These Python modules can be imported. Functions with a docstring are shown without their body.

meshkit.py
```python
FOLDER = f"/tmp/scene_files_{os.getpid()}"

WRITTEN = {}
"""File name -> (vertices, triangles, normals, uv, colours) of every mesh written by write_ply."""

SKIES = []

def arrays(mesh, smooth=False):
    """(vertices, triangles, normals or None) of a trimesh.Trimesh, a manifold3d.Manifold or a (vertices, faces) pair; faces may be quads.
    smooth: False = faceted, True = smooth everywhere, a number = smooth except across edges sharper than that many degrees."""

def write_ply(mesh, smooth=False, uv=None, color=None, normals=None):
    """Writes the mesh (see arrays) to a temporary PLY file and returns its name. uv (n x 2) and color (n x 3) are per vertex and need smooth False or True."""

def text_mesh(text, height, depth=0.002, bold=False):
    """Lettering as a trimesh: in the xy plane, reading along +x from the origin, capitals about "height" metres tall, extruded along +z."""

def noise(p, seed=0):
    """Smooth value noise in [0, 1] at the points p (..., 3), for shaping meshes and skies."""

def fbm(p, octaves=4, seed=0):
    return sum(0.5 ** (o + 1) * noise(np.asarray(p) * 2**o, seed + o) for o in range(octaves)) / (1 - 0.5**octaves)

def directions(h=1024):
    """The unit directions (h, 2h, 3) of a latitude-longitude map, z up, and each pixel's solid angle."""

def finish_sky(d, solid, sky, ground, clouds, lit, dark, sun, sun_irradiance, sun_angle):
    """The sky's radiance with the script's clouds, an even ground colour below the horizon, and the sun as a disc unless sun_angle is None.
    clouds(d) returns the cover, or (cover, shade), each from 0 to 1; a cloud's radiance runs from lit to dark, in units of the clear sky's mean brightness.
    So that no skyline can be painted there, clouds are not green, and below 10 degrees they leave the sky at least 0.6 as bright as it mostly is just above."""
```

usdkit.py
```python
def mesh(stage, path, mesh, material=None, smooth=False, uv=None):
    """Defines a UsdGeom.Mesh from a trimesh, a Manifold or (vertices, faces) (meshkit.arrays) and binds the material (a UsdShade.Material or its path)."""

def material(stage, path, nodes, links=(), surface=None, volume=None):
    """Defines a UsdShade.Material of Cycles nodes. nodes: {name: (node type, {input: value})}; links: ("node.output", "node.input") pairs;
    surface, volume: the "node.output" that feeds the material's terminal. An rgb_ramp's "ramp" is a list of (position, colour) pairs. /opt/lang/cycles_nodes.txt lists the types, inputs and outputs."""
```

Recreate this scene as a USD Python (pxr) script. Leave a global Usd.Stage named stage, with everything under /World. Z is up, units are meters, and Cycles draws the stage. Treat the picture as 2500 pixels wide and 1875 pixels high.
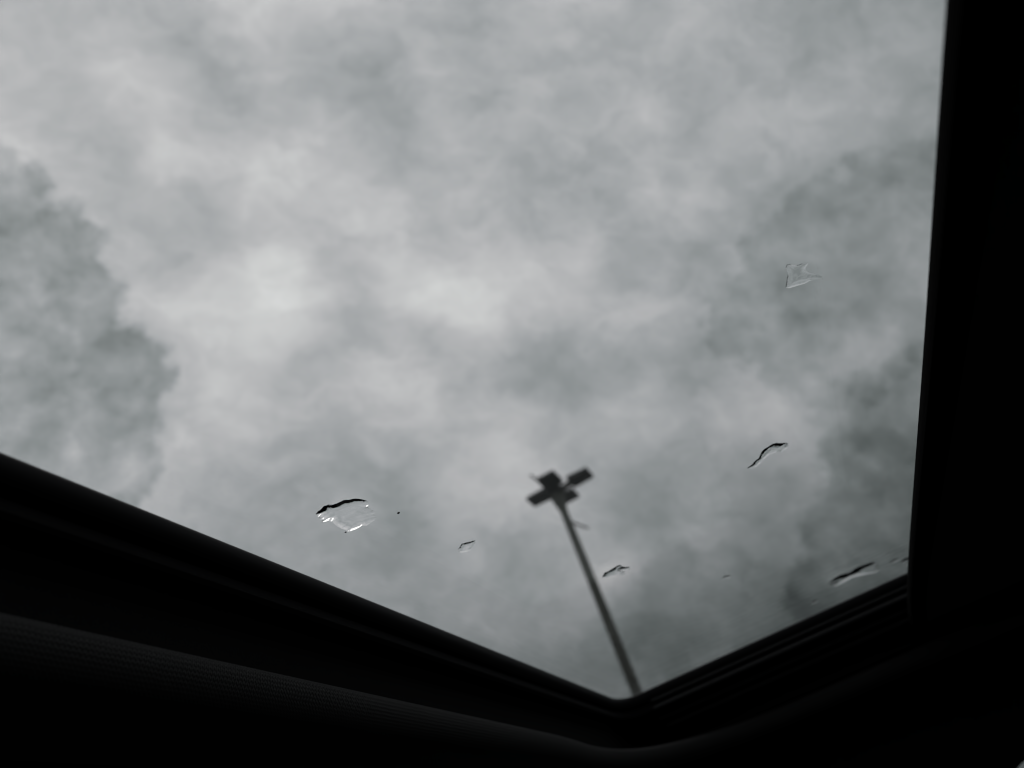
import math
import numpy as np
import trimesh
from shapely.geometry import Polygon, Point
from shapely import contains_xy
from scipy.spatial import Delaunay, cKDTree
from pxr import Usd, UsdGeom, UsdLux, UsdShade, Gf, Sdf, Vt
import usdkit
import meshkit

stage = Usd.Stage.CreateInMemory()
UsdGeom.SetStageUpAxis(stage, UsdGeom.Tokens.z)
UsdGeom.SetStageMetersPerUnit(stage, 1.0)
UsdGeom.Xform.Define(stage, '/World')
UsdGeom.Scope.Define(stage, '/World/Looks')

# ------------------------------------------------------------------ camera, sky, sun, exposure
EYE = np.array([0.0, 0.0, 1.45])
FOCAL, FSTOP, FOCUS, EXPOSURE = 5.4, 1.7, 0.355, 0.0
R = np.array([[0.8693, -0.4680, -0.1596], [0.3880, 0.4433, 0.8080], [-0.3074, -0.7644, 0.5669]])   # rows: car x, y, up in lens axes (right, down, forward)
u, s_, vt = np.linalg.svd(R)
R = u @ vt
cam = UsdGeom.Camera.Define(stage, '/World/camera')
right, up, back = R[:, 0], -R[:, 1], -R[:, 2]
cam.AddTransformOp().Set(Gf.Matrix4d(*right, 0, *up, 0, *back, 0, *EYE, 1))
cam.CreateFocalLengthAttr(FOCAL)
cam.CreateHorizontalApertureAttr(FOCAL * 2500 / 1878.0)
cam.CreateVerticalApertureAttr(FOCAL * 1875 / 1878.0)
cam.CreateFStopAttr(FSTOP)
cam.CreateFocusDistanceAttr(FOCUS)
cam.CreateClippingRangeAttr(Gf.Vec2f(0.005, 20000))
cam.CreateExposureAttr(EXPOSURE)

SUN = np.array([-0.35, 0.30, 0.0])
SUN_EL = math.radians(56)
SUN = np.array([SUN[0], SUN[1], math.tan(SUN_EL) * math.hypot(SUN[0], SUN[1])])
SUN /= np.linalg.norm(SUN)
STRENGTH = 0.10
WIND = (0.80, 0.55, -0.25)        # the layers are drawn out this way

# Cloud masses of the overcast: direction of the middle, angular reach, how much lighter or darker than the even layer.
CLOUDS = [
    (-0.397,0.270,0.877,0.472,0.073), (0.166,0.959,0.231,0.421,-0.009), (-0.452,0.775,0.441,0.389,-0.079), (0.211,0.590,0.780,0.429,0.131),
    (-0.218,0.628,0.747,0.325,0.115), (-0.629,0.472,0.618,0.483,0.142), (-0.092,0.868,0.488,0.317,-0.104), (0.342,0.791,0.507,0.361,0.141),
    (-0.206,0.954,0.218,0.433,-0.275), (-0.013,0.503,0.864,0.368,0.079), (0.006,0.726,0.688,0.331,0.215), (-0.427,0.485,0.763,0.346,0.028),
    (0.135,0.877,0.461,0.316,0.231), (-0.224,0.418,0.880,0.325,0.015), (-0.298,0.748,0.593,0.345,0.008), (0.401,0.647,0.649,0.413,-0.161),
    (-0.485,0.621,0.616,0.376,0.007), (-0.005,0.944,0.331,0.332,0.151), (0.188,0.764,0.617,0.364,-0.074), (-0.315,0.880,0.356,0.388,0.093),
    (0.265,0.890,0.371,0.392,-0.152), (-0.142,0.743,0.654,0.327,-0.094), (-0.506,0.367,0.780,0.411,-0.007), (0.033,0.614,0.789,0.333,-0.146),
    (0.053,0.825,0.563,0.337,-0.128), (-0.244,0.847,0.472,0.315,0.026), (-0.045,0.978,0.204,0.367,-0.027), (-0.169,0.922,0.347,0.372,0.117),
    (-0.355,0.398,0.846,0.342,-0.053), (-0.348,0.613,0.709,0.356,0.081), (-0.293,0.530,0.796,0.323,-0.019), (0.280,0.685,0.673,0.317,0.079),
    (-0.092,0.652,0.753,0.327,-0.047), (-0.418,0.724,0.550,0.304,0.035), (-0.172,0.522,0.835,0.303,-0.055), (0.119,0.678,0.726,0.328,-0.066),
    (-0.058,0.799,0.598,0.295,0.070), (-0.531,0.527,0.664,0.351,-0.104), (0.242,0.841,0.484,0.311,-0.055), (-0.353,0.796,0.492,0.284,-0.066),
    (0.027,0.897,0.441,0.306,-0.084), (-0.170,0.820,0.547,0.287,0.091), (-0.105,0.454,0.885,0.335,0.013), (0.342,0.726,0.597,0.293,-0.027),
    (0.065,0.971,0.230,0.341,-0.116), (-0.397,0.270,0.877,0.144,-0.084), (0.166,0.959,0.231,0.143,-0.174), (-0.452,0.775,0.441,0.164,0.026),
    (0.211,0.590,0.780,0.142,0.002), (-0.218,0.628,0.747,0.121,-0.008), (-0.629,0.472,0.618,0.199,-0.000), (-0.092,0.868,0.488,0.129,-0.034),
    (0.342,0.791,0.507,0.160,0.018), (-0.206,0.954,0.218,0.138,0.077), (-0.013,0.503,0.864,0.136,0.009), (0.006,0.726,0.688,0.114,0.068),
    (-0.427,0.485,0.763,0.114,-0.070), (0.135,0.877,0.461,0.133,-0.050), (-0.224,0.418,0.880,0.128,0.036), (-0.298,0.748,0.593,0.134,0.045),
    (0.401,0.647,0.649,0.119,0.088), (-0.485,0.621,0.616,0.134,-0.066), (-0.005,0.944,0.331,0.116,0.115), (0.188,0.764,0.617,0.125,-0.027),
    (-0.315,0.880,0.356,0.142,0.001), (0.265,0.890,0.371,0.133,0.025), (-0.142,0.743,0.654,0.122,0.142), (-0.506,0.367,0.780,0.159,0.080),
    (0.033,0.614,0.789,0.142,-0.017), (0.053,0.825,0.563,0.104,0.133), (-0.244,0.847,0.472,0.132,0.109), (-0.045,0.978,0.204,0.133,-0.123),
    (-0.169,0.922,0.347,0.117,-0.028), (-0.355,0.398,0.846,0.112,0.044), (-0.348,0.613,0.709,0.134,0.100), (-0.293,0.530,0.796,0.150,-0.140),
    (0.280,0.685,0.673,0.129,0.093), (-0.092,0.652,0.753,0.109,0.092), (-0.418,0.724,0.550,0.116,-0.119), (-0.172,0.522,0.835,0.152,-0.132),
    (0.119,0.678,0.726,0.123,0.061), (-0.058,0.799,0.598,0.109,0.167), (-0.531,0.527,0.664,0.122,0.010), (0.242,0.841,0.484,0.114,-0.078),
    (-0.353,0.796,0.492,0.137,-0.079), (0.027,0.897,0.441,0.123,-0.106), (-0.170,0.820,0.547,0.122,0.090), (-0.105,0.454,0.885,0.152,-0.043),
    (0.342,0.726,0.597,0.117,0.058), (0.065,0.971,0.230,0.118,-0.104), (-0.437,0.563,0.701,0.114,-0.069), (-0.549,0.427,0.718,0.138,0.062),
    (-0.286,0.346,0.893,0.143,-0.048), (0.194,0.928,0.316,0.121,-0.065), (-0.253,0.705,0.662,0.120,-0.085), (0.130,0.567,0.814,0.124,0.034),
    (-0.068,0.919,0.389,0.114,-0.111), (0.104,0.759,0.643,0.110,-0.000), (-0.241,0.925,0.295,0.105,-0.016), (-0.369,0.695,0.617,0.119,-0.086),
    (-0.384,0.837,0.390,0.138,-0.008), (0.245,0.792,0.560,0.159,-0.012), (-0.107,0.960,0.258,0.109,-0.135), (-0.488,0.711,0.507,0.182,-0.031),
    (-0.218,0.769,0.601,0.138,-0.004), (0.159,0.908,0.387,0.121,-0.001), (-0.084,0.589,0.804,0.129,-0.021), (0.275,0.617,0.738,0.149,0.089),
    (-0.555,0.573,0.603,0.127,0.115), (0.175,0.833,0.525,0.129,0.105), (0.212,0.672,0.710,0.128,-0.009), (-0.448,0.343,0.826,0.130,-0.045),
    (-0.264,0.796,0.544,0.126,0.028), (-0.224,0.893,0.391,0.131,-0.009), (-0.369,0.551,0.749,0.130,0.024), (0.412,0.696,0.588,0.116,0.083),
    (-0.161,0.585,0.795,0.154,0.008), (-0.159,0.876,0.456,0.140,0.001), (-0.029,0.851,0.524,0.126,0.104), (0.269,0.737,0.620,0.132,-0.028),
    (-0.419,0.637,0.647,0.124,0.071), (-0.135,0.694,0.708,0.108,-0.083), (-0.482,0.507,0.714,0.127,-0.130), (-0.430,0.422,0.799,0.118,0.035),
    (0.100,0.952,0.290,0.128,0.081), (-0.353,0.492,0.796,0.140,0.119), (-0.575,0.472,0.668,0.138,0.047), (-0.022,0.679,0.734,0.115,-0.146),
    (-0.230,0.559,0.797,0.141,0.105), (-0.265,0.463,0.846,0.116,-0.026), (-0.038,0.961,0.272,0.121,0.030), (-0.286,0.862,0.419,0.140,-0.022),
    (0.095,0.632,0.769,0.130,-0.008), (-0.055,0.758,0.650,0.118,-0.051), (0.147,0.722,0.676,0.141,0.039), (0.071,0.547,0.834,0.124,0.053),
    (-0.295,0.650,0.701,0.121,-0.152), (0.341,0.666,0.663,0.122,-0.061), (-0.027,0.567,0.823,0.134,0.040), (-0.459,0.681,0.571,0.137,0.067),
    (-0.004,0.920,0.392,0.121,0.089), (0.023,0.765,0.643,0.110,-0.065), (-0.349,0.309,0.885,0.142,0.017), (0.294,0.843,0.450,0.135,0.023),
    (-0.110,0.815,0.569,0.121,-0.062), (0.079,0.714,0.696,0.119,-0.075), (0.158,0.639,0.753,0.127,0.017), (-0.497,0.448,0.743,0.122,0.151),
    (-0.134,0.970,0.205,0.126,0.135), (0.067,0.914,0.401,0.131,0.082), (-0.199,0.731,0.653,0.125,-0.035), (-0.284,0.411,0.866,0.118,-0.065),
    (0.077,0.879,0.471,0.131,0.113), (-0.477,0.578,0.662,0.114,0.077), (0.287,0.812,0.509,0.130,0.028), (-0.027,0.887,0.460,0.138,0.010),
    (-0.120,0.939,0.321,0.104,0.086), (-0.066,0.530,0.845,0.114,-0.011), (-0.312,0.588,0.747,0.136,0.010), (0.105,0.834,0.542,0.135,-0.006),
    (-0.342,0.756,0.558,0.112,-0.100), (-0.377,0.814,0.442,0.105,-0.053), (-0.319,0.446,0.836,0.118,0.055), (0.320,0.763,0.561,0.138,-0.023),
    (-0.088,0.894,0.439,0.131,0.026), (0.217,0.869,0.444,0.104,0.082), (0.040,0.960,0.278,0.112,0.022), (-0.187,0.676,0.713,0.118,0.067),
    (-0.234,0.504,0.831,0.125,0.121), (-0.007,0.811,0.585,0.110,-0.072), (0.311,0.639,0.704,0.136,-0.102), (-0.185,0.849,0.495,0.123,-0.007),
    (-0.156,0.435,0.887,0.144,0.086), (-0.063,0.939,0.339,0.101,-0.061), (0.210,0.710,0.672,0.123,-0.068), (0.012,0.973,0.229,0.123,0.037),
    (0.057,0.853,0.518,0.116,-0.142), (-0.577,0.513,0.636,0.127,-0.060), (-0.402,0.340,0.850,0.117,0.000), (0.063,0.795,0.604,0.114,0.018),
    (-0.146,0.909,0.391,0.134,-0.002), (0.171,0.805,0.568,0.134,-0.061), (0.144,0.937,0.319,0.128,-0.038), (-0.287,0.825,0.486,0.136,-0.023),
    (0.117,0.966,0.231,0.128,0.135), (-0.526,0.613,0.589,0.136,0.014), (-0.409,0.386,0.827,0.112,-0.042), (-0.142,0.646,0.750,0.130,-0.055),
    (-0.218,0.816,0.535,0.122,-0.090), (-0.104,0.787,0.608,0.124,-0.116), (0.072,0.670,0.739,0.112,-0.057), (0.220,0.890,0.400,0.101,-0.024),
    (0.312,0.702,0.640,0.111,0.026), (0.029,0.695,0.718,0.110,0.002), (-0.161,0.957,0.242,0.105,-0.179), (-0.416,0.693,0.588,0.112,0.047),
    (-0.342,0.839,0.423,0.125,0.058), (0.264,0.871,0.415,0.106,-0.020), (-0.271,0.906,0.326,0.102,0.045), (-0.086,0.687,0.722,0.114,0.032),
    (-0.211,0.460,0.863,0.117,-0.059), (0.380,0.729,0.570,0.120,-0.079), (0.197,0.852,0.485,0.109,-0.097), (-0.047,0.727,0.685,0.120,0.028),
    (0.027,0.536,0.843,0.126,-0.064), (0.190,0.944,0.268,0.128,0.120), (-0.126,0.849,0.513,0.122,-0.009), (-0.296,0.690,0.660,0.134,0.065),
    (0.170,0.886,0.432,0.106,0.050), (0.141,0.771,0.621,0.106,0.077), (0.226,0.738,0.636,0.117,0.059), (-0.403,0.754,0.519,0.140,0.089),
    (-0.019,0.776,0.630,0.105,0.088), (0.198,0.910,0.365,0.109,-0.011), (-0.310,0.782,0.541,0.115,0.034), (-0.152,0.945,0.290,0.111,0.115),
    (-0.527,0.563,0.637,0.111,-0.130), (-0.101,0.554,0.826,0.124,0.051), (0.035,0.928,0.372,0.105,-0.099), (0.038,0.947,0.320,0.110,-0.156),
    (-0.359,0.726,0.586,0.113,0.095), (-0.228,0.679,0.698,0.108,0.063), (-0.053,0.831,0.554,0.111,-0.115), (-0.429,0.521,0.738,0.104,0.201),
    (0.008,0.657,0.754,0.116,0.098), (-0.402,0.614,0.679,0.116,-0.041), (-0.381,0.657,0.650,0.118,-0.061), (-0.101,0.928,0.358,0.099,0.010),
    (0.055,0.746,0.664,0.106,0.040), (-0.254,0.606,0.754,0.118,-0.016), (-0.178,0.768,0.615,0.121,-0.029), (-0.458,0.439,0.773,0.120,-0.083),
    (-0.415,0.797,0.439,0.121,0.015), (0.160,0.588,0.793,0.122,-0.048), (-0.473,0.546,0.691,0.101,0.049), (-0.223,0.917,0.332,0.100,0.050),
    (0.211,0.641,0.738,0.118,-0.049), (-0.069,0.951,0.300,0.102,0.013), (-0.076,0.970,0.231,0.104,0.114), (0.389,0.682,0.619,0.107,-0.034),
    (-0.257,0.650,0.716,0.102,0.005), (-0.079,0.483,0.872,0.130,0.029), (-0.055,0.640,0.766,0.122,-0.041), (0.013,0.833,0.553,0.102,0.009),
    (-0.240,0.936,0.256,0.133,-0.064), (0.084,0.578,0.811,0.115,-0.012), (-0.115,0.720,0.684,0.110,-0.024), (0.104,0.790,0.605,0.108,-0.113),
    (-0.392,0.520,0.759,0.099,-0.199), (-0.424,0.292,0.857,0.124,0.101), (0.432,0.652,0.623,0.130,-0.073), (-0.313,0.370,0.875,0.113,0.061),
    (-0.534,0.401,0.745,0.125,-0.202), (-0.253,0.897,0.364,0.100,-0.062), (-0.370,0.429,0.824,0.112,-0.037),
]
EVEN = 0.70
# Nearer banks: how much darker, how soft the edge, and the billows they are made of (direction, angular radius).
BANKS = [
    (-0.140, 0.020, [(-0.520, 0.345, 0.781, 0.058), (-0.502, 0.419, 0.756, 0.044), (-0.524, 0.463, 0.715, 0.053), (-0.539, 0.534, 0.651, 0.064), (-0.565, 0.541, 0.622, 0.066), (-0.600, 0.565, 0.566, 0.070), (-0.575, 0.442, 0.689, 0.094), (-0.629, 0.493, 0.600, 0.119)]),
    (-0.075, 0.020, [(0.336, 0.813, 0.476, 0.117), (0.263, 0.802, 0.536, 0.069), (0.207, 0.812, 0.546, 0.050), (0.152, 0.848, 0.508, 0.066), (0.217, 0.864, 0.455, 0.099)]),
    (-0.095, 0.022, [(0.269, 0.899, 0.345, 0.057), (0.222, 0.912, 0.346, 0.050), (0.170, 0.936, 0.310, 0.050), (0.113, 0.960, 0.258, 0.055), (0.189, 0.947, 0.259, 0.088), (0.094, 0.975, 0.202, 0.071)]),
    (-0.055, 0.026, [(-0.088, 0.952, 0.293, 0.044), (-0.144, 0.952, 0.269, 0.047), (-0.039, 0.962, 0.272, 0.044), (-0.099, 0.968, 0.231, 0.072)]),
]


def sky_material():
    n, l = {}, []
    n['tc'] = ('texture_coordinate', {})
    # ragged edges: the direction is shaken by noise before the masses are laid out
    n['wn'] = ('noise_texture', {'scale': 11.0, 'detail': 5.0, 'roughness': 0.58})
    l.append(('tc.generated', 'wn.vector'))
    n['ws'] = ('vector_math', {'math_type': 'subtract', 'vector2': (0.5, 0.5, 0.5)})
    l.append(('wn.color', 'ws.vector1'))
    n['wk'] = ('vector_math', {'math_type': 'scale', 'scale': 0.085})
    l.append(('ws.vector', 'wk.vector1'))
    n['d'] = ('vector_math', {'math_type': 'add'})
    l += [('tc.generated', 'd.vector1'), ('wk.vector', 'd.vector2')]
    last = None
    for i, (x, y, z, r, w) in enumerate(CLOUDS):
        n[f'a{i}'] = ('vector_math', {'math_type': 'distance', 'vector2': (x, y, z)})
        l.append(('d.vector', f'a{i}.vector1'))
        n[f'b{i}'] = ('map_range', {'range_type': 'smootherstep', 'from_min': 0.0, 'from_max': r, 'to_min': w, 'to_max': 0.0, 'clamp': True})
        l.append((f'a{i}.value', f'b{i}.value'))
        n[f'c{i}'] = ('math', {'math_type': 'add', 'value2': EVEN})
        l.append((f'b{i}.result', f'c{i}.value1'))
        if last:
            l.append((f'{last}.value', f'c{i}.value2'))
        last = f'c{i}'
    # nearer, darker banks with billowed edges
    n['w2'] = ('noise_texture', {'scale': 24.0, 'detail': 6.0, 'roughness': 0.70})
    l.append(('tc.generated', 'w2.vector'))
    n['w2s'] = ('vector_math', {'math_type': 'subtract', 'vector2': (0.5, 0.5, 0.5)})
    l.append(('w2.color', 'w2s.vector1'))
    n['w2k'] = ('vector_math', {'math_type': 'scale', 'scale': 0.085})
    l.append(('w2s.vector', 'w2k.vector1'))
    n['d2'] = ('vector_math', {'math_type': 'add'})
    l += [('tc.generated', 'd2.vector1'), ('w2k.vector', 'd2.vector2')]
    n['mn'] = ('noise_texture', {'scale': 19.0, 'detail': 5.0, 'roughness': 0.58, 'distortion': 0.2})
    n['mott'] = ('map_range', {'range_type': 'linear', 'from_min': 0.30, 'from_max': 0.70, 'to_min': 1.55, 'to_max': 0.30, 'clamp': True})
    l += [('tc.generated', 'mn.vector'), ('mn.fac', 'mott.value')]
    for q, (amp, wide, discs) in enumerate(BANKS):
        prev = None
        for i, (x, y, z, r) in enumerate(discs):
            n[f'k{q}_{i}'] = ('vector_math', {'math_type': 'distance', 'vector2': (x, y, z)})
            n[f'm{q}_{i}'] = ('math', {'math_type': 'subtract', 'value1': r})
            l += [('d2.vector', f'k{q}_{i}.vector1'), (f'k{q}_{i}.value', f'm{q}_{i}.value2')]
            if prev:
                n[f'x{q}_{i}'] = ('math', {'math_type': 'maximum'})
                l += [(f'{prev}.value', f'x{q}_{i}.value1'), (f'm{q}_{i}.value', f'x{q}_{i}.value2')]
                prev = f'x{q}_{i}'
            else:
                prev = f'm{q}_{i}'
        n[f's{q}'] = ('map_range', {'range_type': 'smoothstep', 'from_min': -wide / 2, 'from_max': wide / 2, 'to_min': 0.0, 'to_max': amp, 'clamp': True})
        n[f't{q}'] = ('math', {'math_type': 'multiply_add'})
        l += [(f'{prev}.value', f's{q}.value'), (f's{q}.result', f't{q}.value1'), ('mott.result', f't{q}.value2'), (f'{last}.value', f't{q}.value3')]
        last = f't{q}'
    # wisps on three scales
    n['pj'] = ('vector_math', {'math_type': 'project', 'vector2': WIND})
    n['pk'] = ('vector_math', {'math_type': 'scale', 'scale': -0.45})
    n['ws2'] = ('vector_math', {'math_type': 'add'})
    l += [('d.vector', 'pj.vector1'), ('pj.vector', 'pk.vector1'), ('pk.vector', 'ws2.vector1'), ('d.vector', 'ws2.vector2')]
    for k, (sc, det, ro, amp, dist) in enumerate([(6.0, 5.0, 0.58, 0.06, 0.5), (17.0, 6.0, 0.60, 0.17, 0.5), (36.0, 4.0, 0.6, 0.15, 0.4)]):
        n[f'f{k}'] = ('noise_texture', {'scale': sc, 'detail': det, 'roughness': ro, 'distortion': dist})
        n[f'g{k}'] = ('math', {'math_type': 'subtract', 'value2': 0.5})
        n[f'h{k}'] = ('math', {'math_type': 'multiply_add', 'value2': amp})
        l += [('ws2.vector' if k else 'tc.generated', f'f{k}.vector'), (f'f{k}.fac', f'g{k}.value1'), (f'g{k}.value', f'h{k}.value1'), (f'{last}.value', f'h{k}.value3')]
        last = f'h{k}'
    n['sz'] = ('separate_xyz', {})
    n['zen'] = ('map_range', {'range_type': 'smoothstep', 'from_min': 0.82, 'from_max': 1.0, 'to_min': 0.0, 'to_max': 0.07, 'clamp': True})
    n['za'] = ('math', {'math_type': 'add'})
    l += [('tc.generated', 'sz.vector'), ('sz.z', 'zen.value'), ('zen.result', 'za.value1'), (f'{last}.value', 'za.value2')]
    last = 'za'
    n['lo'] = ('math', {'math_type': 'maximum', 'value2': 0.25})
    l.append((f'{last}.value', 'lo.value1'))
    n['p'] = ('math', {'math_type': 'power', 'value2': 2.2})
    l.append(('lo.value', 'p.value1'))
    # grey undersides are bluish, thin bright parts faintly yellow
    n['tint'] = ('rgb_ramp', {'ramp': [(0.42, (0.885, 1.0, 0.965)), (0.60, (0.93, 1.0, 1.00)), (0.70, (0.972, 1.0, 1.015)), (0.78, (1.004, 1.0, 1.008)), (0.88, (1.0, 1.0, 0.985))]})
    l.append(('lo.value', 'tint.fac'))
    n['col'] = ('vector_math', {'math_type': 'scale'})
    l += [('tint.color', 'col.vector1')]
    n['gain'] = ('math', {'math_type': 'multiply', 'value2': 1.0 / STRENGTH})
    l += [('p.value', 'gain.value1'), ('gain.value', 'col.scale')]
    n['sky'] = ('sky_texture', {'sky_type': 'single_scattering', 'sun_disc': False, 'sun_elevation': SUN_EL, 'sun_rotation': math.atan2(SUN[0], SUN[1])})
    n['cover'] = ('mix_color', {'blend_type': 'mix', 'fac': 0.985, 'use_clamp': False})
    l += [('sky.color', 'cover.a'), ('col.vector', 'cover.b')]
    n['bg'] = ('background_shader', {'strength': STRENGTH})
    l.append(('cover.result', 'bg.color'))
    return usdkit.material(stage, '/World/Looks/overcast_sky', n, l, surface='bg.background')


sky = UsdLux.DomeLight.Define(stage, '/World/sky')
UsdShade.MaterialBindingAPI.Apply(sky.GetPrim()).Bind(sky_material())
sky.GetPrim().SetCustomDataByKey('kind', 'structure')
sky.GetPrim().SetCustomDataByKey('label', 'overcast sky of broken grey clouds above the glass roof')
sun = UsdLux.DistantLight.Define(stage, '/World/sun')
sun.CreateIntensityAttr(0.12)
sun.CreateAngleAttr(46.0)
sun.CreateColorAttr(Gf.Vec3f(1.0, 0.97, 0.92))
sun.CreateNormalizeAttr(True)
zb = SUN
xb = np.cross([0, 0, 1.0], zb)
xb /= np.linalg.norm(xb)
yb = np.cross(zb, xb)
sun.AddTransformOp().Set(Gf.Matrix4d(*xb, 0, *yb, 0, *zb, 0, 0, 0, 30, 1))

# ------------------------------------------------------------------ helpers
taken = {}


def numbered(parent, name):
    k = (parent, name)
    c = taken.get(k, 0)
    taken[k] = c + 1
    return f'{parent}/{name}' if c == 0 else f'{parent}/{name}_{c:03d}'


def thing(name, loc, label, cat, group=None):
    p = numbered('/World', name)
    x = UsdGeom.Xform.Define(stage, p)
    x.AddTranslateOp().Set(Gf.Vec3d(*map(float, loc)))
    tag(x.GetPrim(), label, cat, group)
    return p, np.asarray(loc, float)


def tag(prim, label=None, cat=None, group=None, kind=None):
    for k, v in (('label', label), ('category', cat), ('group', group), ('kind', kind)):
        if v:
            prim.SetCustomDataByKey(k, v)


def part(parent, name, mesh, mat, smooth=False, label=None, uv=None, kind=None):
    """mesh in world coordinates; parent: (path, base) of the thing, or of a part of it."""
    path, base = parent
    v, f = (np.asarray(mesh.vertices, float), np.asarray(mesh.faces)) if hasattr(mesh, 'faces') else (np.asarray(mesh[0], float), np.asarray(mesh[1]))
    p = numbered(path, name)
    m = usdkit.mesh(stage, p, (v - base, f), mat, smooth=smooth, uv=uv)
    tag(m.GetPrim(), label, kind=kind)
    return (p, base)


def box(x0, x1, y0, y1, z0, z1):
    b = trimesh.creation.box([x1 - x0, y1 - y0, z1 - z0])
    b.apply_translation([(x0 + x1) / 2, (y0 + y1) / 2, (z0 + z1) / 2])
    return b


def round_poly(pts, rad, n=8):
    """Closed outline with its corners rounded; rad: a radius per corner, or a pair (along the incoming, along the outgoing side)."""
    pts = np.asarray(pts, float)
    out = []
    for i, p in enumerate(pts):
        a, b = pts[i - 1] - p, pts[(i + 1) % len(pts)] - p
        r = rad[i] if hasattr(rad, '__len__') else rad
        ra, rb = r if hasattr(r, '__len__') else (r, r)
        a, b = a / np.linalg.norm(a) * ra, b / np.linalg.norm(b) * rb
        for t in np.linspace(0, 1, n):
            ang = t * np.pi / 2
            # quarter of a (skewed) ellipse from p + a to p + b
            out.append(p + a * (1 - math.sin(ang)) + b * (1 - math.cos(ang)))
    return np.array(out)


def densify(path, step):
    q = []
    for i in range(len(path)):
        a, b = path[i], path[(i + 1) % len(path)]
        k = max(1, int(np.ceil(np.linalg.norm(b - a) / step)))
        q += [a + (b - a) * t / k for t in range(k)]
    return np.array(q)


def path_normals(path):
    t = np.roll(path, -1, 0) - np.roll(path, 1, 0)
    t /= np.linalg.norm(t, axis=1, keepdims=True)
    area = 0.5 * np.sum(path[:, 0] * np.roll(path[:, 1], -1) - np.roll(path[:, 0], -1) * path[:, 1])
    n = np.c_[t[:, 1], -t[:, 0]]
    return n if area > 0 else -n


def ring(path, profile, closed=True, zoff=None):
    """Sweeps a profile of (offset outwards, z) round a closed plan outline; closed: the profile is a loop."""
    n = path_normals(path)
    prof = np.asarray(profile, float)
    m, k = len(path), len(prof)
    v = np.array([[*(path[i] + n[i] * o), z + (zoff(path[i], o) if zoff else 0.0)] for i in range(m) for o, z in prof])
    s = np.r_[0, np.cumsum(np.linalg.norm(np.roll(path, -1, 0) - path, axis=1))][:m]
    arc = np.r_[0, np.cumsum(np.linalg.norm(np.diff(prof, axis=0), axis=1))]
    uv = np.array([[s[i], a] for i in range(m) for a in arc])
    f = []
    for i in range(m):
        j = (i + 1) % m
        for a in range(k if closed else k - 1):
            b = (a + 1) % k
            f += [[i * k + a, j * k + a, j * k + b], [i * k + a, j * k + b, i * k + b]]
    f = np.array(f)
    tm = trimesh.Trimesh(v, f, process=False)
    if closed and tm.volume < 0:
        f = f[:, ::-1]
    return v, f, uv


def plate(outer, holes, z0, z1):
    p = Polygon(outer, holes)
    e = trimesh.creation.extrude_polygon(p, z1 - z0, engine='earcut')
    e.apply_translation([0, 0, z0])
    return e


def tube(a, b, r0, r1, n=20, cap=True):
    a, b = np.asarray(a, float), np.asarray(b, float)
    d = (b - a) / np.linalg.norm(b - a)
    x = np.cross(d, [0, 0, 1.0]) if abs(d[2]) < 0.9 else np.cross(d, [1.0, 0, 0])
    x /= np.linalg.norm(x)
    y = np.cross(d, x)
    t = np.linspace(0, 2 * np.pi, n, endpoint=False)
    c = np.outer(np.cos(t), x) + np.outer(np.sin(t), y)
    v = np.vstack([a + c * r0, b + c * r1, a[None], b[None]])
    f = []
    for i in range(n):
        j = (i + 1) % n
        f += [[i, j, n + j], [i, n + j, n + i], [2 * n, j, i], [2 * n + 1, n + i, n + j]]
    m = trimesh.Trimesh(v, f, process=False)
    return m


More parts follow.
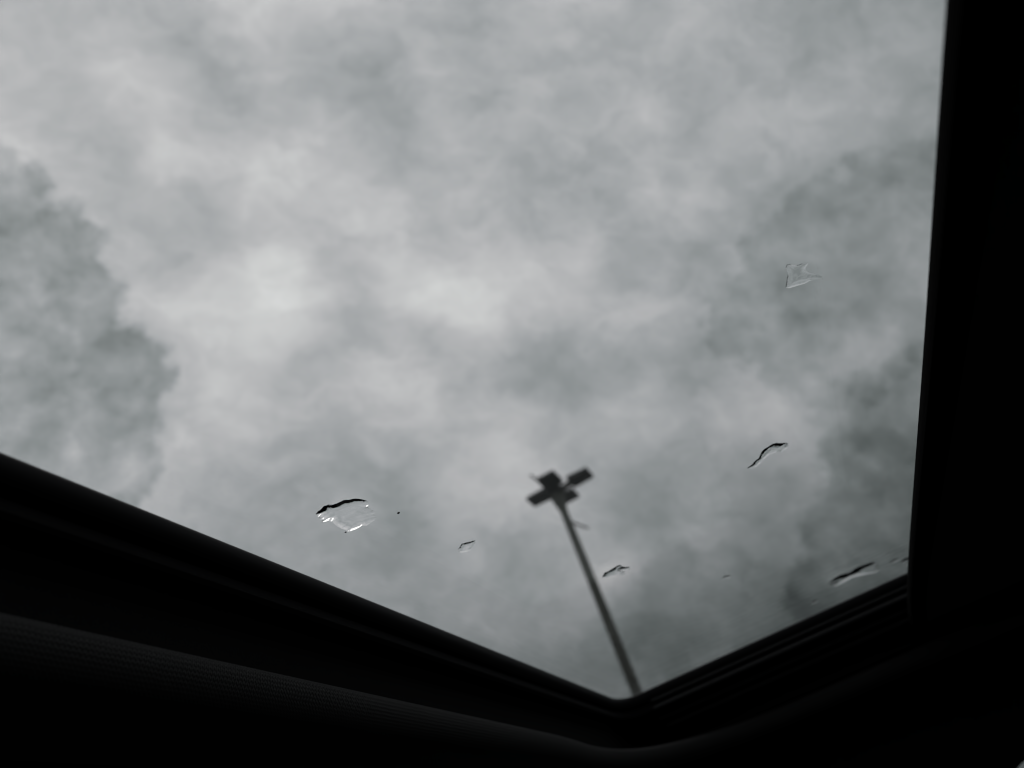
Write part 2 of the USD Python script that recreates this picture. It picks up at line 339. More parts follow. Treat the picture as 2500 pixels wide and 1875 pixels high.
def bevel_box(x0, x1, y0, y1, z0, z1, r):
    import manifold3d as m3
    s = m3.Manifold.sphere(r, 12)
    pts = [s.translate([x, y, z]) for x in (x0 + r, x1 - r) for y in (y0 + r, y1 - r) for z in (z0 + r, z1 - r)]
    h = m3.Manifold.batch_hull(pts)
    me = h.to_mesh()
    return trimesh.Trimesh(me.vert_properties[:, :3], me.tri_verts, process=False)


# ------------------------------------------------------------------ materials
def simple(name, color, rough, spec=0.5, noise=None, **kw):
    n = {'p': ('principled_bsdf', {'base_color': color, 'roughness': rough, 'specular_ior_level': spec, **kw})}
    l = []
    if noise:
        sc, amount, bump = noise
        n['tc'] = ('texture_coordinate', {})
        n['n'] = ('noise_texture', {'scale': sc, 'detail': 5.0, 'roughness': 0.6})
        n['r'] = ('rgb_ramp', {'ramp': [(0.3, tuple(c * (1 - amount) for c in color)), (0.7, tuple(c * (1 + amount) for c in color))]})
        n['b'] = ('bump', {'strength': bump, 'distance': 0.002})
        l = [('tc.object', 'n.vector'), ('n.fac', 'r.fac'), ('r.color', 'p.base_color'), ('n.fac', 'b.height'), ('b.normal', 'p.normal')]
    return usdkit.material(stage, f'/World/Looks/{name}', n, l, surface='p.BSDF')


def glass_sheet(name, tint):
    """Flat pane: what is not mirrored by its face goes straight through; each face counts once, from either side."""
    n = {'geo': ('geometry', {}),
         'k': ('math', {'math_type': 'multiply_add', 'value2': 1 / 1.5 - 1.5, 'value3': 1.5}),
         'fr': ('fresnel', {}), 't': ('transparent_bsdf', {'color': tint}), 'g': ('glossy_bsdf', {'color': (1, 1, 1), 'roughness': 0.0}),
         'mix': ('mix_closure', {})}
    # the index is turned round on the way out, so that the exit face mirrors no more than the entry face
    l = [('geo.backfacing', 'k.value1'), ('k.value', 'fr.IOR'), ('fr.fac', 'mix.fac'), ('t.BSDF', 'mix.closure1'), ('g.BSDF', 'mix.closure2')]
    return usdkit.material(stage, f'/World/Looks/{name}', n, l, surface='mix.closure')


def knit_material():
    """Black knitted headliner: columns of slanting stitches, 2 mm wide, from the fabric's own length and width coordinates."""
    n = {'uv': ('uvmap', {'attribute': 'st'}), 'sx': ('separate_xyz', {}),
         'u': ('math', {'math_type': 'multiply', 'value2': 1 / 0.0021}), 'v': ('math', {'math_type': 'multiply', 'value2': 1 / 0.0017}),
         'wob': ('noise_texture', {'scale': 160.0, 'detail': 2.0}), 'wk': ('math', {'math_type': 'multiply', 'value2': 0.5}),
         'tri': ('math', {'math_type': 'pingpong', 'value2': 0.5}),
         'sl': ('math', {'math_type': 'multiply_add', 'value2': 1.5}),
         'vw': ('math', {'math_type': 'add'}),
         'st': ('math', {'math_type': 'pingpong', 'value2': 0.5}),
         'col': ('math', {'math_type': 'pingpong', 'value2': 0.5}),
         'u2': ('math', {'math_type': 'multiply', 'value2': 2.0}),
         'h': ('math', {'math_type': 'multiply'}),
         'hp': ('math', {'math_type': 'power', 'value2': 0.6}),
         'b': ('bump', {'strength': 1.0, 'distance': 0.0016}),
         'c': ('rgb_ramp', {'ramp': [(0.0, (0.004, 0.004, 0.004)), (0.25, (0.032, 0.032, 0.032)), (0.8, (0.062, 0.060, 0.058))]}),
         'p': ('principled_bsdf', {'roughness': 0.85, 'specular_ior_level': 0.25})}
    l = [('uv.UV', 'sx.vector'), ('sx.x', 'u.value1'), ('sx.y', 'v.value1'), ('uv.UV', 'wob.vector'),
         ('u.value', 'tri.value1'), ('tri.value', 'sl.value1'), ('v.value', 'sl.value3'),
         ('wob.fac', 'wk.value1'), ('sl.value', 'vw.value1'), ('wk.value', 'vw.value2'), ('vw.value', 'st.value1'),
         ('u.value', 'u2.value1'), ('u2.value', 'col.value1'),
         ('st.value', 'h.value1'), ('col.value', 'h.value2'), ('h.value', 'hp.value1'), ('hp.value', 'b.height'), ('b.normal', 'p.normal'),
         ('hp.value', 'c.fac'), ('c.color', 'p.base_color')]
    return usdkit.material(stage, '/World/Looks/black_knit_fabric', n, l, surface='p.BSDF')


M_RUBBER = simple('black_rubber', (0.0026, 0.0026, 0.003), 0.55, 0.08, noise=(900, 0.3, 0.06))
M_FRAME = simple('black_frame_plastic', (0.0028, 0.0028, 0.0031), 0.8, 0.05, noise=(1400, 0.35, 0.15))
M_RAIL = simple('black_anodised_rail', (0.011, 0.0112, 0.0118), 0.6, 0.2, noise=(600, 0.3, 0.05))
M_CLOTH = simple('black_headlining', (0.006, 0.006, 0.006), 0.95, 0.04, noise=(1500, 0.5, 0.3))
M_SHADE = simple('black_shade_cloth', (0.010, 0.010, 0.0105), 0.9, 0.12, noise=(1800, 0.5, 0.3))
M_TRIM = simple('dark_trim_plastic', (0.008, 0.008, 0.0085), 0.8, 0.12, noise=(700, 0.4, 0.2))
M_BAR = simple('black_flocked_bar', (0.0045, 0.0045, 0.0045), 1.0, 0.02, noise=(1800, 0.5, 0.3))
M_PAINT = simple('dark_car_paint', (0.02, 0.022, 0.026), 0.25, 0.5, coat_weight=1.0, coat_roughness=0.03)
M_KNIT = knit_material()
M_ROOFGLASS = glass_sheet('tinted_roof_glass', (0.948, 0.955, 0.959))
M_SIDEGLASS = glass_sheet('side_window_glass', (0.80, 0.83, 0.825))
M_WATER = usdkit.material(stage, '/World/Looks/rain_water', {
    # the underside is wetted to the glass, so nothing is mirrored where light comes in through it; the free face mirrors as water does
    'geo': ('geometry', {}), 'r': ('refraction_bsdf', {'color': (0.948, 0.955, 0.959), 'roughness': 0.0, 'IOR': 1.333}), 'g': ('glass_bsdf', {'color': (1, 1, 1), 'roughness': 0.0, 'IOR': 1.333}), 'm': ('mix_closure', {})},
    [('geo.backfacing', 'm.fac'), ('r.BSDF', 'm.closure1'), ('g.BSDF', 'm.closure2')], surface='m.closure')
M_DIRT = simple('dried_dirt', (0.03, 0.028, 0.024), 0.9, 0.2, noise=(3000, 0.4, 0.3))
M_POLE = simple('weathered_steel_pole', (0.085, 0.090, 0.078), 0.6, 0.4, noise=(3.0, 0.25, 0.05))
M_HEAD = simple('dark_lamp_housing', (0.042, 0.043, 0.042), 0.55, 0.4, noise=(6.0, 0.25, 0.05))
M_LENS = simple('unlit_lamp_lens', (0.040, 0.042, 0.040), 0.45, 0.4, noise=(12.0, 0.2, 0.05))
M_ROD = simple('pale_galvanised_rod', (0.30, 0.29, 0.28), 0.6, 0.4, noise=(8.0, 0.2, 0.05))

# ------------------------------------------------------------------ ground
gn = {'tc': ('texture_coordinate', {}), 'n1': ('noise_texture', {'scale': 0.22, 'detail': 6.0}), 'n2': ('noise_texture', {'scale': 60.0, 'detail': 4.0}),
      'c': ('rgb_ramp', {'ramp': [(0.3, (0.035, 0.036, 0.038)), (0.7, (0.062, 0.062, 0.060))]}),
      'r': ('rgb_ramp', {'ramp': [(0.42, (0.12, 0.12, 0.12)), (0.58, (0.6, 0.6, 0.6))]}),
      'b': ('bump', {'strength': 0.3, 'distance': 0.004}), 'p': ('principled_bsdf', {})}
gl = [('tc.object', 'n1.vector'), ('tc.object', 'n2.vector'), ('n2.fac', 'c.fac'), ('c.color', 'p.base_color'), ('n1.fac', 'r.fac'), ('r.color', 'p.roughness'), ('n2.fac', 'b.height'), ('b.normal', 'p.normal')]
M_ASPHALT = usdkit.material(stage, '/World/Looks/wet_asphalt', gn, gl, surface='p.BSDF')
g = np.array([[-3000, -3000, 0], [3000, -3000, 0], [3000, 3000, 0], [-3000, 3000, 0]], float)
gm = usdkit.mesh(stage, '/World/ground', (g, np.array([[0, 1, 2], [0, 2, 3]])), M_ASPHALT)
tag(gm.GetPrim(), 'wet dark asphalt of the car park', kind='structure')

# ------------------------------------------------------------------ the car round the camera (lengths from the eye, then lifted to its height)
EZ = EYE[2]
car = thing('car', (0.5, 0.40, 0.0), 'black car interior looked out of through its glass sunroof', 'car')
GZ = EZ + 0.170                                     # underside of the roof glass
GX0, GX1, GY0, GY1 = -0.1855, 0.62, -0.090, 0.850   # clear opening under the glass
HZ = EZ + 0.120                                     # top of the headliner's lip
HX0, HX1, HY0, HY1 = -0.191, 0.64, -0.105, 0.907    # opening in the headliner
open_glass = densify(round_poly([(GX0, GY0), (GX1, GY0), (GX1, GY1), (GX0, GY1)], [0.03, 0.03, 0.03, (0.016, 0.042)], 10), 0.008)
hd = round_poly([(HX0, HY0), (HX1, HY0), (HX1, HY1), (HX0, HY1)], [(0.16, 0.16), (0.16, 0.16), (0.24, 0.20), (0.165, 0.225)], 26)
open_head = densify(hd, 0.008)

# roof glass
pane_out = round_poly([(GX0 - 0.045, GY0 - 0.045), (GX1 + 0.045, GY0 - 0.045), (GX1 + 0.045, GY1 + 0.045), (GX0 - 0.045, GY1 + 0.045)], 0.05, 8)
WET = []

# soft seal under the glass with a rounded inner edge, and the frame's inner wall below it
a = np.linspace(0, np.pi / 2, 6)
seal = [(0.034, GZ - 0.0006)] + [(0.0035 - 0.0035 * math.sin(t), GZ - 0.0006 - 0.0035 + 0.0035 * math.cos(t)) for t in a] \
     + [(0.0, GZ - 0.0075), (0.002, GZ - 0.0105), (0.006, GZ - 0.012), (0.034, GZ - 0.012)]
v, f, _ = ring(open_glass, seal)
part(car, 'sunroof_seal', (v, f), M_RUBBER, smooth=40)
wall = [(0.034, GZ - 0.0125), (0.0075, GZ - 0.0125), (0.0060, GZ - 0.0140), (0.0040, GZ - 0.0180), (0.0036, GZ - 0.0200), (0.0055, GZ - 0.0222), (0.0100, GZ - 0.0230), (0.034, GZ - 0.0230)]
v, f, _ = ring(open_glass, wall)
part(car, 'sunroof_frame', (v, f), M_FRAME, smooth=50)

# slide rails along the far side, one under the other, and the tray wall behind them
for x0, y0, y1, z0, z1 in ((-0.158, GY1 + 0.0018, GY1 + 0.012, 0.1560, 0.1598), (-0.158, GY1 + 0.0010, GY1 + 0.012, 0.1482, 0.1522), (-0.160, 0.872, 0.885, 0.1402, 0.1440), (-0.158, 0.882, 0.894, 0.1332, 0.1368)):
    part(car, 'slide_rail', bevel_box(x0, 0.64, y0, y1, EZ + z0, EZ + z1, 0.0018), M_RAIL, smooth=40)
tray_path = densify(round_poly([(HX0 - 0.012, HY0 - 0.012), (HX1 + 0.012, HY0 - 0.012), (HX1 + 0.012, HY1 + 0.012), (HX0 - 0.012, HY1 + 0.012)], [(0.06, 0.06), (0.06, 0.06), (0.06, 0.06), (0.05, 0.05)], 8), 0.02)
tray = [(0.0, HZ - 0.004), (0.006, HZ - 0.004), (0.006, GZ - 0.0235), (-0.004, GZ - 0.0235), (-0.004, GZ - 0.026), (0.0, GZ - 0.029)]
v, f, _ = ring(tray_path, tray)
part(car, 'sunroof_tray', (v, f), M_CLOTH, smooth=40)

# headliner: rolled knitted lip round the opening, then the flat lining out to the side trims
rr = 0.0125
lip = [(0.010, HZ - 0.0010), (0.004, HZ), (0.0012, HZ - 0.0008), (0.0, HZ - 0.0030)]
lip += [(rr - rr * math.cos(t), HZ - 0.0030 - rr * math.sin(t)) for t in np.linspace(0.12, np.pi / 2, 12)]
lip += [(0.030, HZ - 0.0030 - rr - 0.0004), (0.060, HZ - 0.0030 - rr - 0.0010)]


def lower(p, o):                                    # the lining drops a little towards the side of the roof
    t_ = min(max((p[1] - 0.60) / 0.24, 0.0), 1.0)
    return -0.008 * t_ * t_ * (3 - 2 * t_) * min(max((0.060 - o) / 0.030, 0.0), 1.0)


v, f, uv = ring(open_head, lip, closed=False, zoff=lower)
tm = trimesh.Trimesh(v, f, process=False)
# outward faces look into the opening and down
c = tm.triangles_center
low = tm.face_normals[(c[:, 2] < HZ - 0.014) & (c[:, 1] < 0.5)]
if low[:, 2].mean() > 0:
    f = f[:, ::-1]
n_ = path_normals(open_head)
part(car, 'headliner_lip', (v, f), M_KNIT, smooth=True, uv=uv, label='knitted black fabric edge rolled round the sunroof opening')
edge = open_head + n_ * 0.058
CX0, CX1, CY0, CY1 = -0.86, 1.55, -0.30, 1.08
lining_out = round_poly([(CX0, CY0), (CX1, CY0), (CX1, CY1), (CX0, CY1)], 0.10, 6)
zl = HZ - 0.0030 - rr - 0.0009
lining = plate(lining_out, [Polygon(edge).buffer(0.0).simplify(0.0004).exterior.coords], zl, zl + 0.004)
part(car, 'headliner', lining, M_CLOTH)

# sliding shade, drawn part-way; its front bar is what stands dark at the right
SY = np.array([-0.075, 0.125, 0.20, 0.30, 0.45, 0.60, 0.75, 0.955])
SX = np.array([0.729, 0.729, 0.739, 0.751, 0.762, 0.773, 0.795, 0.925 * 0.955]) * 0.1288
ys = np.linspace(SY[0], SY[-1], 60)
xs = np.interp(ys, SY, SX)
ker_ = np.hanning(13); ker_ /= ker_.sum()
xs = np.convolve(np.pad(xs, 6, mode='edge'), ker_, mode='valid')
zs = EZ + 0.1245 + 0 * ys
prof = [(0.0, 0.0022), (0.0006, 0.0006), (0.0022, 0.0), (0.014, -0.0004), (0.0155, 0.0012), (0.0155, 0.0052), (0.014, 0.0066), (0.0022, 0.0066), (0.0006, 0.0058), (0.0, 0.0044)]
k = len(prof)
v = np.array([[x + o, y, z + h] for x, y, z in zip(xs, ys, zs) for o, h in prof])
f = []
for i in range(len(ys) - 1):
    for a_ in range(k):
        b_ = (a_ + 1) % k
        f += [[i * k + a_, i * k + b_, (i + 1) * k + b_], [i * k + a_, (i + 1) * k + b_, (i + 1) * k + a_]]
for e, s in ((0, 1), (len(ys) - 1, -1)):
    for a_ in range(1, k - 1):
        f.append([e * k, e * k + a_ + 1, e * k + a_] if s > 0 else [e * k, e * k + a_, e * k + a_ + 1])
tm = trimesh.Trimesh(v, np.array(f), process=False)
if tm.volume < 0:
    tm.invert()
shade_out = np.vstack([np.c_[xs + 0.0145, ys], [(0.66, ys[-1]), (0.66, ys[0])]])
shade = part(car, 'sunshade', plate(shade_out, [], EZ + 0.1262, EZ + 0.1292), M_SHADE, label='black sliding shade drawn part-way across the glass')
part(shade, 'front_bar', tm, M_BAR, smooth=40)

# roof skin outside round the glass
roof_out = round_poly([(-0.90, -0.36), (1.60, -0.36), (1.60, 1.14), (-0.90, 1.14)], 0.16, 8)
hole = round_poly([(GX0 - 0.050, GY0 - 0.050), (GX1 + 0.050, GY0 - 0.050), (GX1 + 0.050, GY1 + 0.050), (GX0 - 0.050, GY1 + 0.050)], 0.055, 8)
part(car, 'roof_panel', plate(roof_out, [hole], GZ - 0.012, GZ + 0.005), M_PAINT)
carrier_hole = open_glass + path_normals(open_glass) * 0.0345
part(car, 'roof_carrier', plate(round_poly([(-0.87, -0.33), (1.57, -0.33), (1.57, 1.11), (-0.87, 1.11)], 0.12, 6), [carrier_hole], GZ - 0.0232, GZ - 0.0125), M_TRIM)


def side_panel(y0, y1, holes, z0, z1, x0=-0.90, x1=1.60):
    """Upright panel along the car with window openings; outline and holes as (x, z)."""
    e = trimesh.creation.extrude_polygon(Polygon([(x0, z0), (x1, z0), (x1, z1), (x0, z1)], holes), y1 - y0, engine='earcut')
    w = e.vertices.copy()
    e.vertices = np.c_[w[:, 0], y0 + w[:, 2], w[:, 1]]
    e.invert()
    return e


win_far = round_poly([(0.143, EZ - 0.46), (1.15, EZ - 0.46), (1.10, EZ - 0.004), (0.143, EZ - 0.0095)], [0.03, 0.05, 0.04, (0.03, 0.012)], 8)
win_far2 = round_poly([(-0.80, EZ - 0.46), (0.02, EZ - 0.46), (0.02, EZ - 0.03), (-0.60, EZ - 0.05)], 0.03, 6)
far = part(car, 'side_panel', side_panel(1.08, 1.12, [win_far, win_far2], 0.35, EZ + 0.139), M_TRIM)
near = part(car, 'side_panel', side_panel(-0.34, -0.30, [round_poly([(-0.80, EZ - 0.46), (0.02, EZ - 0.46), (0.02, EZ - 0.06), (-0.60, EZ - 0.08)], 0.03, 6), round_poly([(0.14, EZ - 0.46), (1.15, EZ - 0.46), (1.10, EZ - 0.06), (0.14, EZ - 0.06)], 0.03, 6)], 0.35, EZ + 0.139), M_TRIM)
for (x0, x1, holder, y) in ((0.10, 1.19, far, 1.098), (-0.83, 0.05, far, 1.098), (-0.83, 0.05, near, -0.322), (0.10, 1.19, near, -0.322)):
    part(holder, 'window_pane', box(x0, x1, y, y + 0.004, EZ - 0.50, EZ + 0.02), M_SIDEGLASS)
part(car, 'front_panel', box(-0.94, -0.90, -0.30, 1.08, 0.35, EZ + 0.05), M_TRIM)
part(car, 'rear_panel', box(1.56, 1.60, -0.30, 1.08, 0.35, EZ + 0.139), M_TRIM)
part(car, 'floor_panel', box(-0.94, 1.60, -0.34, 1.12, 0.31, 0.348), M_CLOTH)
for wx in (-0.55, 1.25):
    for wy in (-0.42, 1.0):
        w = trimesh.creation.cylinder(0.34, 0.20, sections=40)
        w.apply_transform(trimesh.transformations.rotation_matrix(np.pi / 2, [1, 0, 0]))
        w.apply_translation([wx, wy + 0.1, 0.342])
        part(car, 'wheel', w, M_RUBBER, smooth=40)

# ------------------------------------------------------------------ rain on the glass
WZ = GZ + 0.00412


def to_glass(pts, org, scale):
    """Outline read off at a magnification -> plan points on the outer face of the glass."""
    p = np.asarray(pts, float) / scale + org
    d = np.c_[(p - [1250, 937.5]) / 1878.0, np.ones(len(p))] @ R.T
    return (d * ((WZ - EZ) / d[:, 2:3]))[:, :2]


def drop(outline, height, edge, label, ragged=0.0, lean=None, step=None, seed=1, ripple=0.15, folds=(3.2, 3.2), far=0.35, octaves=2):
    """A thin puddle: flat below, above it rises steeply from its rim to a shallow, rippled top. edge: width of the rim; lean: (direction, amount) of the deeper side."""
    pts = densify(np.asarray(outline), 0.0010)
    if ragged:
        nn = path_normals(pts)
        pts = pts + nn * (meshkit.fbm(np.c_[pts * 900, np.full(len(pts), seed * 7.3)], 3, seed) - 0.5)[:, None] * ragged
    poly = Polygon(pts).buffer(0)
    if poly.geom_type != 'Polygon':
        poly = max(poly.geoms, key=lambda q: q.area)
    poly = poly.buffer(0.00022).buffer(-0.00022)
    rim = densify(np.array(poly.exterior.coords)[:-1], 0.00045)
    x0, y0, x1, y1 = poly.bounds
    size = math.sqrt(poly.area)
    st = step or max(0.00022, size / 70)
    gx, gy = np.meshgrid(np.arange(x0, x1, st), np.arange(y0, y1, st * 0.866))
    gx = gx + (np.arange(gx.shape[0])[:, None] % 2) * st / 2
    q = np.c_[gx.ravel(), gy.ravel()]
    q = q[contains_xy(poly, q[:, 0], q[:, 1])]
    tree = cKDTree(densify(rim, 0.0001))
    q = q[tree.query(q)[0] > st * 0.45]
    P = np.vstack([rim, q])
    tri = Delaunay(P).simplices
    cc = P[tri].mean(1)
    tri = tri[contains_xy(poly, cc[:, 0], cc[:, 1])]
    a2 = np.cross(P[tri[:, 1]] - P[tri[:, 0]], P[tri[:, 2]] - P[tri[:, 0]])
    tri = tri[np.abs(a2) > 1e-13]
    a2 = a2[np.abs(a2) > 1e-13]
    tri[a2 < 0] = tri[a2 < 0][:, ::-1]
    cen = P.mean(0)
    # the rim that looks away from the middle of the roof is the steeper one: wind has pushed the water that way
    rn = path_normals(rim) @ (cen / np.linalg.norm(cen))
    wr = np.interp(rn, [-0.15, 0.35], [1.0, 1.0 / far])
    dd, ii = cKDTree(rim).query(P, k=min(160, len(rim)))
    dist = np.minimum((dd * wr[ii]).min(1), tree.query(P)[0] / far)
    cen = P.mean(0)
    h = height * (1 - np.exp(-(dist / edge) ** 1.0))
    if lean is not None:
        dv, am = lean
        dv = np.asarray(dv, float) / np.linalg.norm(dv)
        s = ((P - cen) @ dv) / size
        h = h * np.clip(1 + am * s, 0.12, 3.0)
    fb = meshkit.fbm(np.c_[(P - cen) / size * folds, np.full(len(P), seed * 3.1)], octaves, seed) - 0.5
    h = h * (1 + ripple * 2 * fb * (1 - np.exp(-(dist / (2.2 * edge)) ** 2)))
    h[:len(rim)] = 0
    N = len(P)
    nr = len(rim)
    v = np.vstack([np.c_[P, WZ + h], np.c_[P[nr:], np.full(N - nr, WZ)]])
    bot = tri.copy()
    inner = bot >= nr
    bot[inner] += N - nr
    f = np.vstack([tri, bot[:, ::-1]])
    WET.append(Polygon(rim).buffer(-0.00005))
    base = np.array([cen[0], cen[1], WZ])
    p = numbered('/World', 'water_drop')
    top_n = trimesh.Trimesh(v[:N], tri, process=False).vertex_normals
    # smooth above, flat below, a crisp rim between
    V = np.vstack([v[:N], np.c_[P, np.full(N, WZ)]])
    F = np.vstack([tri, (tri + N)[:, ::-1]])
    NN = np.vstack([top_n, np.tile([0, 0, -1.0], (N, 1))])
    m = UsdGeom.Mesh.Define(stage, p)
    m.CreatePointsAttr(Vt.Vec3fArray.FromNumpy((V - base).astype(np.float32)))
    m.CreateFaceVertexCountsAttr(Vt.IntArray.FromNumpy(np.full(len(F), 3, np.int32)))
    m.CreateFaceVertexIndicesAttr(Vt.IntArray.FromNumpy(F.astype(np.int32).ravel()))
    m.CreateSubdivisionSchemeAttr('none')
    m.CreateNormalsAttr(Vt.Vec3fArray.FromNumpy(NN.astype(np.float32)))
    m.SetNormalsInterpolation('vertex')
    UsdShade.MaterialBindingAPI.Apply(m.GetPrim()).Bind(M_WATER)
    m.AddTranslateOp().Set(Gf.Vec3d(*base))
    tag(m.GetPrim(), label, 'water drop')


big = to_glass([(265, 635), (310, 580), (375, 530), (425, 470), (530, 440), (620, 440), (700, 415), (840, 350), (950, 345), (1060, 318), (1150, 320), (1290, 350), (1335, 375), (1370, 430), (1325, 490), (1375, 515), (1440, 560),
                (1500, 590), (1465, 640), (1510, 670), (1480, 690), (1520, 715), (1490, 760), (1420, 810), (1350, 860), (1300, 878), (1230, 870), (1180, 910), (1100, 950), (1000, 990), (910, 1000), (880, 965), (800, 945), (740, 905), (700, 890),
                (640, 840), (600, 790), (520, 780), (440, 800), (380, 815), (405, 765), (355, 745), (325, 695), (290, 690)], (740, 1180), 8.508)
drop(big, 0.0014, 0.0046, 'largest splayed water drop on the glass, left of the lamp post', ragged=0.0007, lean=((-0.6, -0.8), 0.9), seed=3, ripple=0.62, folds=(0.7, 2.2), far=0.6, octaves=1)
side = to_glass([(500, 440), (640, 430), (800, 470), (980, 400), (1160, 375), (1060, 540), (1080, 620), (1220, 690), (1400, 740), (1560, 790), (1590, 880), (1400, 890), (1180, 930), (1050, 1010), (900, 1060), (780, 1090), (570, 1150),
                 (470, 1130), (490, 1000), (510, 880), (540, 740), (500, 640), (470, 540)], (1880, 610), 12.29)
drop(side, 0.00034, 0.0014, 'thin star-shaped film of water high up beside the dark shade', ragged=0.0006, lean=((-1, 0.2), 1.0), seed=5, ripple=0.5, folds=(2.0, 2.0), far=0.8)
cres = to_glass([(480, 1030), (560, 970), (630, 920), (700, 830), (800, 760), (830, 680), (890, 570), (950, 510), (1050, 450), (1180, 370), (1270, 350), (1390, 355), (1540, 335), (1600, 370), (1610, 430), (1540, 520), (1400, 600), (1280, 590),
                 (1100, 660), (960, 770), (850, 890), (740, 990), (560, 1055)], (1780, 1050), 11.06)
drop(cres, 0.0018, 0.0085, 'curved comma-shaped water drop right of the lamp post top', ragged=0.0006, lean=((0, -1), 0.5), seed=7)
small = to_glass([(420, 870), (500, 790), (590, 620), (850, 540), (1050, 500), (1220, 450), (1350, 420), (1340, 600), (1180, 800), (1130, 900), (960, 1010), (780, 1050), (550, 1100), (440, 1040), (405, 950)], (1100, 1300), 22.12)
drop(small, 0.00055, 0.0030, 'small pale water drop between the largest drop and the lamp post', ragged=0.0005, lean=((-0.3, -1), 0.8), seed=9)
bird = to_glass([(830, 830), (880, 720), (960, 690), (1060, 630), (1170, 560), (1240, 540), (1290, 585), (1380, 590), (1450, 585), (1455, 640), (1335, 665), (1340, 760), (1260, 790), (1150, 760), (1050, 790), (950, 830)], (1380, 1320), 9.217)
drop(bird, 0.0022, 0.0125, 'dark wing-shaped water drop just right of the lamp pole', ragged=0.0006, lean=((0, -1), 0.5), seed=11)
long = to_glass([(515, 765), (600, 680), (700, 630), (840, 600), (900, 540), (1000, 500), (1150, 450), (1230, 445), (1255, 500), (1275, 545), (1220, 600), (1000, 650), (850, 690), (700, 770), (600, 815), (540, 800)], (1940, 1300), 6.144)
drop(long, 0.0024, 0.017, 'long water drop near the far edge by the shade', ragged=0.0010, lean=((0, -1), 0.4), seed=13)
end = to_glass([(1590, 450), (1640, 390), (1750, 345), (1860, 330), (1880, 420), (1760, 480), (1650, 490)], (1940, 1300), 6.144)
drop(end, 0.0024, 0.016, 'water drop half hidden by the edge of the shade', ragged=0.0008, lean=((0, -1), 0.4), seed=15)
drop(to_glass([(1420, 455), (1470, 415), (1560, 385), (1570, 400), (1500, 440), (1440, 465)], (1940, 1300), 6.144), 0.0005, 0.006, 'thin sliver of water between the two drops at the far edge', seed=17)
drop(to_glass([(240, 1065), (290, 1020), (355, 1010), (350, 1035), (290, 1060)], (1940, 1300), 6.144), 0.0005, 0.006, 'tiny water drop lowest above the far edge', seed=19)
drop(to_glass([(1762, 1414), (1768, 1406), (1784, 1404), (1784, 1409), (1772, 1411)], (0, 0), 1.0), 0.0005, 0.006, 'tiny curved water drop midway between the wing-shaped and the long one', seed=21)


# the glass itself: its outer face has no air under a drop, so it is left out there
free = Polygon(pane_out)
for w_ in WET:
    free = free.difference(w_)
tv, tf = trimesh.creation.triangulate_polygon(free, engine='earcut')
lv, lf = trimesh.creation.triangulate_polygon(Polygon(pane_out), engine='earcut')


def facing(v2, f, z, upwards):
    f = np.asarray(f).copy()
    a2 = np.cross(v2[f[:, 1]] - v2[f[:, 0]], v2[f[:, 2]] - v2[f[:, 0]])
    f[a2 < 0] = f[a2 < 0][:, ::-1]
    return np.c_[v2, np.full(len(v2), z)], f if upwards else f[:, ::-1]


v1, f1 = facing(np.asarray(tv)[:, :2], tf, GZ + 0.004, True)
v2, f2 = facing(np.asarray(lv)[:, :2], lf, GZ, False)
k = len(pane_out)
v3 = np.vstack([np.c_[pane_out, np.full(k, GZ)], np.c_[pane_out, np.full(k, GZ + 0.004)]])
f3 = np.array([[i, (i + 1) % k, k + (i + 1) % k] for i in range(k)] + [[i, k + (i + 1) % k, k + i] for i in range(k)])
part(car, 'sunroof_glass', (np.vstack([v1, v2, v3]), np.vstack([f1, f2 + len(v1), f3 + len(v1) + len(v2)])), M_ROOFGLASS, label='tinted wet glass pane of the sunroof')


def speck(px, py, a, b, rot, label, group=None):
    c = to_glass([(px, py)], (0, 0), 1.0)[0]
    s = trimesh.creation.icosphere(3)
    v = s.vertices * (0.72 + 0.7 * meshkit.fbm(s.vertices * 1.8 + px, 3, int(px))[:, None])
    v = v * [a, b, 0.00030]
    cr, sr = math.cos(rot), math.sin(rot)
    v = np.c_[v[:, 0] * cr - v[:, 1] * sr, v[:, 0] * sr + v[:, 1] * cr, v[:, 2]]
    v[:, 2] = np.maximum(v[:, 2] + 0.0001, 0)
    base = np.array([c[0], c[1], WZ])
    p = numbered('/World', 'dirt_speck')
    m = usdkit.mesh(stage, p, (v, s.faces), M_DIRT, smooth=True)
    m.AddTranslateOp().Set(Gf.Vec3d(*base))
    tag(m.GetPrim(), label, 'dirt speck', group)


speck(973, 1253, 0.0006, 0.0007, 0.5, 'dark speck of dirt just right of the largest drop')
speck(844, 1300, 0.0004, 0.0004, 0.4, 'tiny speck of dirt at the lower tip of the largest drop')

# ------------------------------------------------------------------ the lamp post
PX, PY = -4.57, 23.2
lamp = thing('lamp_post', (PX, PY, 0.0), 'tall steel lamp post with four flood lamps in a cross', 'lamp post')
HH = EZ + 11.5
prof = [(0.0, 0.20), (HH * 0.5, 0.165), (HH - 0.75, 0.130)]
t = np.linspace(0, 2 * np.pi, 28, endpoint=False)
v = np.array([[PX + r * math.cos(q), PY + r * math.sin(q), z] for z, r in [(0.0, 0.0)] + prof + [(HH - 0.75, 0.0)] for q in t])
f = []
for i in range(4):
    for q in range(28):
        w = (q + 1) % 28
        f += [[i * 28 + q, i * 28 + w, i * 28 + 28 + w], [i * 28 + q, i * 28 + 28 + w, i * 28 + 28 + q]]
part(lamp, 'pole', (v, np.array(f)), M_POLE, smooth=40)
part(lamp, 'base_flange', bevel_box(PX - 0.26, PX + 0.26, PY - 0.26, PY + 0.26, 0.002, 0.05, 0.01), M_POLE, smooth=40)
part(lamp, 'collar', tube((PX, PY, HH - 0.75), (PX - 0.02, PY, HH - 0.12), 0.137, 0.26), M_POLE, smooth=40)
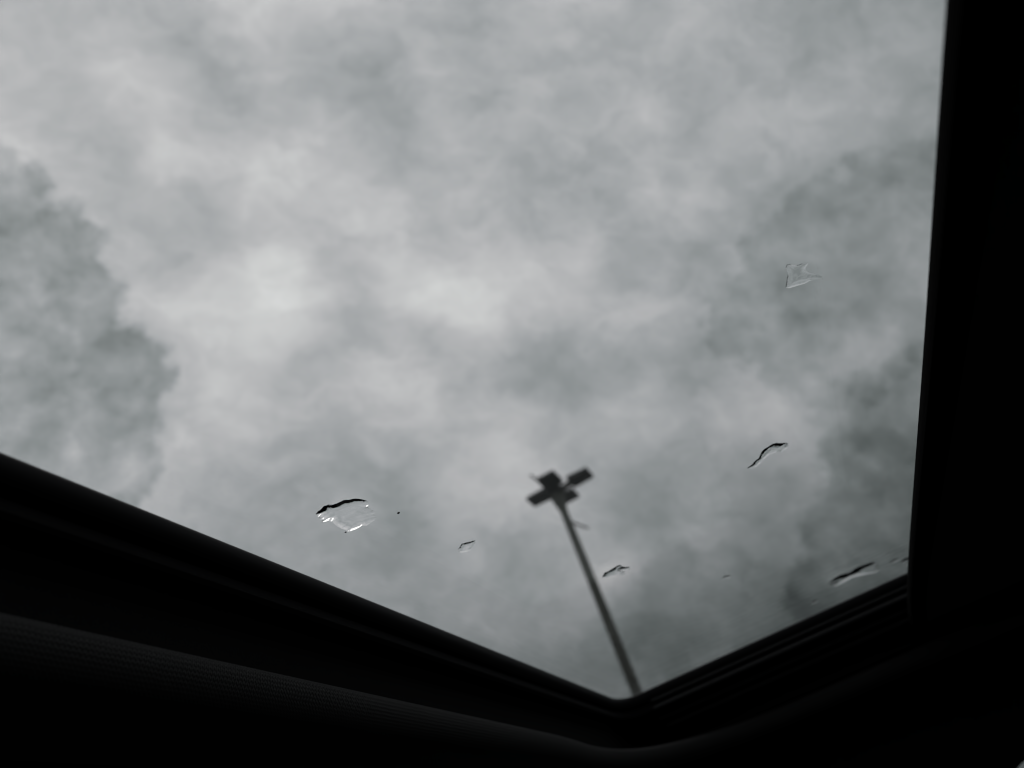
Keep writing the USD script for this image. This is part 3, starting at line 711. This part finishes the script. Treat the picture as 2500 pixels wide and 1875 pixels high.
part(lamp, 'hub', bevel_box(PX - 0.27, PX + 0.27, PY - 0.27, PY + 0.27, HH - 0.12, HH + 0.10, 0.03), M_HEAD, smooth=40)
for (x0, x1, y0, y1, ax, ay, tilt) in ((-5.54, -4.82, 22.80, 23.52, -1, 0, 0.05), (-4.00, -3.22, 22.80, 23.54, 1, 0, 0.05), (-4.79, -4.13, 21.90, 22.80, 0, -1, 0.04), (-4.75, -4.08, 23.74, 24.42, 0, 1, 0.04)):
    hx, hy = (x0 + x1) / 2, (y0 + y1) / 2
    bx = bevel_box(x0, x1, y0, y1, HH - 0.02, HH + 0.17, 0.03)
    # the top slopes down towards the outer end
    vv = bx.vertices.copy()
    out = (vv[:, 0] - hx) * ax + (vv[:, 1] - hy) * ay
    vv[:, 2] = np.where(vv[:, 2] > HH + 0.05, vv[:, 2] - (out + 0.3) * 0.09, vv[:, 2])
    vv[:, 2] += out * tilt
    head = part(lamp, 'lamp_head', trimesh.Trimesh(vv, bx.faces, process=False), M_HEAD, smooth=40)
    ls = bevel_box(x0 + 0.06, x1 - 0.06, y0 + 0.06, y1 - 0.06, HH - 0.045, HH - 0.022, 0.008)
    lv = ls.vertices.copy()
    lv[:, 2] += ((lv[:, 0] - hx) * ax + (lv[:, 1] - hy) * ay) * tilt
    part(head, 'lens', trimesh.Trimesh(lv, ls.faces, process=False), M_LENS, smooth=40)
    inner = np.array([hx - ax * abs(x1 - x0) / 2, hy - ay * abs(y1 - y0) / 2])
    part(lamp, 'bracket', tube((PX + ax * 0.2, PY + ay * 0.2, HH), (inner[0] + ax * 0.05, inner[1] + ay * 0.05, HH + 0.04), 0.10, 0.12, 16), M_HEAD, smooth=40)
part(lamp, 'rod', tube((-4.70, 23.0, HH + 0.05), (-4.77, 21.33, HH), 0.045, 0.035, 12), M_ROD, smooth=40, label='thin pale rod standing out from the lamp cluster')
k = 10.55 / 11.5
part(lamp, 'rod', tube((PX, PY, EZ + 10.35), (-4.727 * k, 27.2 * k, EZ + 10.55), 0.045, 0.035, 12), M_POLE, smooth=40)
